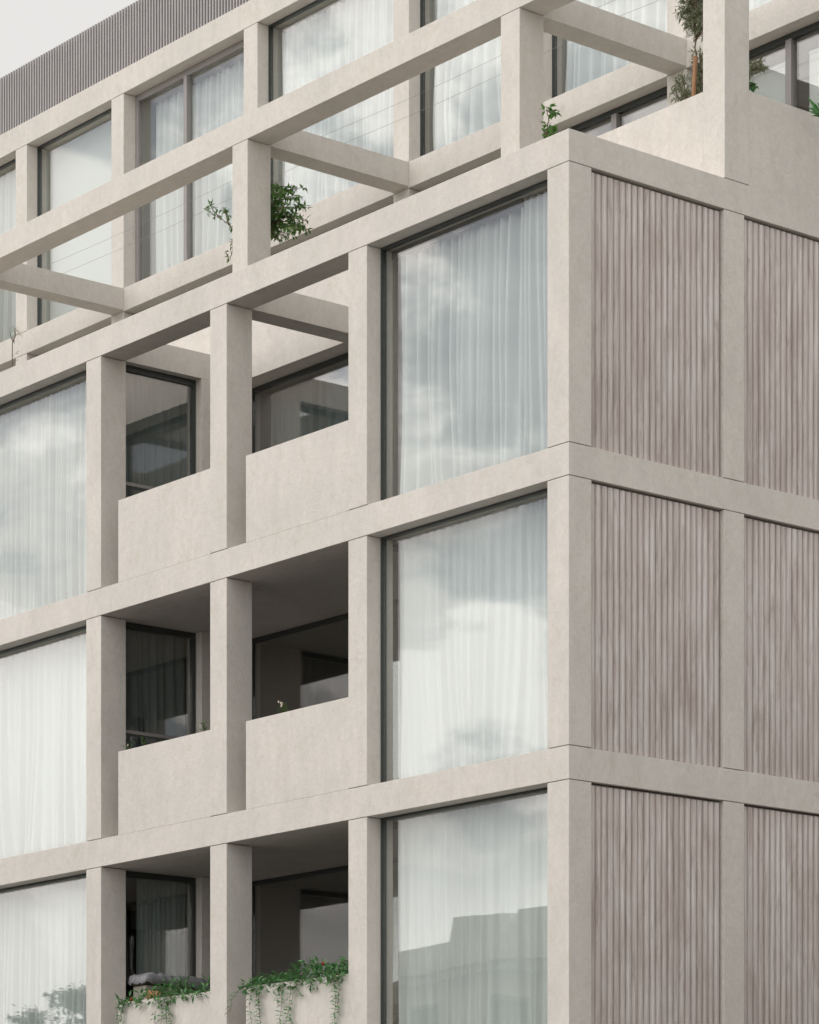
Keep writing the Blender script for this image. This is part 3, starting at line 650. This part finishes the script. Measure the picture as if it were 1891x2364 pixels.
# covered furniture standing in the lowest loggia
root = empty('covered_table', (-8.95, 1.0, Z['t4']), 'tall pale furniture under a crumpled grey sheet in the lowest loggia', 'furniture')
zt = Z['t4'] + 1.62
MB().box(-9.10, -8.80, .50, 1.50, Z['t4'] + .002, zt - .22).build('base', 'base_pale', root, bevel=.01)
MB().box(-9.11, -8.77, .48, 1.52, zt - .21, zt - .13).build('table_top', 'bark', root, bevel=.01)
sh = MB(); nx, ny = 30, 50
for j in range(ny + 1):
    for i in range(nx + 1):
        a, b = i / nx, j / ny; x = -9.14 + .42 * a; y = .44 + 1.12 * b
        e = min(a, 1 - a, b, 1 - b); z = zt - .05 + .03 * mn.noise(Vector((x * 7, y * 7, 1))) + .03 * mn.noise(Vector((x * 19, y * 16, 4))) - (.14 if e == 0 else .06 * math.exp(-e * 22))
        sh.v.append((x, y, z - .04 * b))
for j in range(ny):
    for i in range(nx): q0 = j * (nx + 1) + i; sh.f.append((q0, q0 + 1, q0 + nx + 2, q0 + nx + 1))
o = sh.build('cover', 'sheet', root, smooth=True); so = o.modifiers.new('thickness', 'SOLIDIFY'); so.thickness = .004

# ---------------------------------------------------------------- the street around (mirrored in the glass, and what a side step would show)
g = MB(); g.v = [(-900, -900, -.06), (900, -900, -.06), (900, 900, -.06), (-900, 900, -.06)]; g.f = [(0, 1, 2, 3)]
tag(g.build('ground', 'ground'), 'open ground beyond the street', kind='structure')
tag(MB().box(-120, 120, -16.5, -3.0, -.055, 0).build('road', 'asphalt'), 'asphalt road in front of the building', kind='structure')
tag(MB().box(-120, 8, -3.0, -.0, -.055, .13).build('pavement', 'paving'), 'pavement along the building front', kind='structure')
tag(MB().box(-120, 120, -19.5, -16.5, -.055, .13).build('pavement', 'paving'), 'pavement across the road', kind='structure')
tag(MB().box(.0, 3.0, 0.0, 60, -.055, .13).build('pavement', 'paving'), 'pavement along the ribbed side wall', kind='structure')
tag(MB().box(3.0, 6.8, -3.0, 60, -.055, .004).build('side_street', 'asphalt'), 'narrow asphalt side street beside the ribbed wall', kind='structure')
for i in range(14):
    tag(MB().box(-60 + i * 7, -57 + i * 7, -9.82, -9.68, .0005, .005).build('road_marking', 'white_line'), 'white dashes down the middle of the road', kind='structure')

def house(label, x0, x1, y0, y1, h, mt, steps=(), cornice=True, rows=3, front='n'):
    b = empty('house', ((x0 + x1) / 2, (y0 + y1) / 2, 0), label, 'building')
    wl = MB().box(x0, x1, y0, y1, 0, h).build('wall', mt, b)
    for a, c, top in steps: MB().box(a, c, y1 - .55, y1 - .004, h + .001, top).build('parapet', mt, b)
    if cornice:
        MB().box(x0 - .05, x1 + .05, y1 - .001, y1 + .40, h - .66, h - .45).build('cornice', mt, b)
        MB().box(x0 - .05, x1 + .05, y1 - .001, y1 + .22, h - .86, h - .66).build('cornice', mt, b)
    fh = (h - 1) / rows
    for r in range(rows):
        n = int((x1 - x0) / 2.6)
        for k in range(n):
            cx = x0 + (k + .5) * (x1 - x0) / n; z0 = .9 + r * fh
            f = MB().box(cx - .6, cx + .6, y1 + .001, y1 + .05, z0, z0 + .08).box(cx - .6, cx + .6, y1 + .001, y1 + .05, z0 + 1.5, z0 + 1.58).box(cx - .6, cx - .52, y1 + .001, y1 + .05, z0 + .08, z0 + 1.5).box(cx + .52, cx + .6, y1 + .001, y1 + .05, z0 + .08, z0 + 1.5).build('window', 'frame_light', b)
            MB().box(cx - .52, cx + .52, y1 + .001, y1 + .02, z0 + .08, z0 + 1.5).build('pane', 'roof_dark', f)
    return b
HB = 7.76 + EYE
house('pale stepped roof building across the road, seen mirrored in the lowest corner window', -36.5, -14, -34, -22, HB, 'render_pale', steps=((-28.8, -26.82, HB + .5), (-26.25, -14.01, HB + .50), (-26.55, -26.42, HB + .22)), rows=3)
house('low grey house far down the road on the other side', -80, -62, -36, -22, 6.0, 'render_grey', rows=2)
# neighbour block out of view, added to darken the lower ribbed side wall
nb = empty('house', (14, 20, 0), 'unseen plain brown neighbour across the side street, added to shade the lower side wall', 'building')
MB().box(6.8, 18, 1.0, 38, 0, 7.4).build('wall', 'render_grey', nb)
for r in range(3):
    for k in range(9):
        y = 2 + k * 3.6; z0 = .9 + r * 2.1
        f = MB().box(6.73, 6.799, y, y + 1.5, z0 - .08, z0).box(6.73, 6.799, y, y + 1.5, z0 + 1.5, z0 + 1.58).build('window', 'frame_light', nb)
        MB().box(6.76, 6.799, y, y + 1.5, z0, z0 + 1.5).build('pane', 'roof_dark', f)

def tree(label, x, y, h, rad, seed, n=5200):
    rnd = random.Random(seed); root = empty('street_tree', (x, y, 0), label, 'tree', 'trees across the road mirrored in the left window')
    st = MB(); lf = MB(); st.tube([(x, y, 0), (x + .1, y, h * .3), (x - .05, y + .1, h * .6), (x, y, h * .9)], [.16, .13, .08, .03], 9)
    cl = []
    for i in range(17):
        a = rnd.uniform(0, 6.28); z = h * rnd.uniform(.42, .98); rr = rad * rnd.uniform(.25, 1) * (1.05 - abs(z / h - .65))
        c = Vector((x + math.cos(a) * rr, y + math.sin(a) * rr, z)); cl.append((c, rnd.uniform(.25, .55)))
        st.tube([(x, y, z * .72), tuple((Vector((x, y, z * .72)) + c) / 2 + Vector((0, 0, .1))), tuple(c)], [.05, .03, .012], 5)
    for i in range(n):
        c, r = rnd.choice(cl); p = c + Vector((rnd.gauss(0, r * .6), rnd.gauss(0, r * .6), rnd.gauss(0, r * .30)))
        lf.leaf(p, rv(rnd) + Vector((0, 0, -.2)), Vector((0, 0, 1)) + rv(rnd, .5), rnd.uniform(.12, .22), rnd.uniform(.05, .08))
    st.build('trunk', 'bark', root); lf.build('crown', 'leaf_tree', root)
tree('leafy street tree across the road, tallest of the mirrored group', -30.0, -12.3, 7.85, .95, 71)
tree('broad street tree across the road, left of the mirrored group', -31.5, -12.6, 7.65, 1.0, 72)
tree('dark street tree across the road, right of the mirrored group', -28.5, -12.0, 7.85, .8, 73)
tree('small street tree across the road behind the mirrored group', -29.4, -14.5, 7.6, .9, 74)
tree('far street tree across the road left of all the others', -35.2, -13.0, 7.2, 1.2, 75)
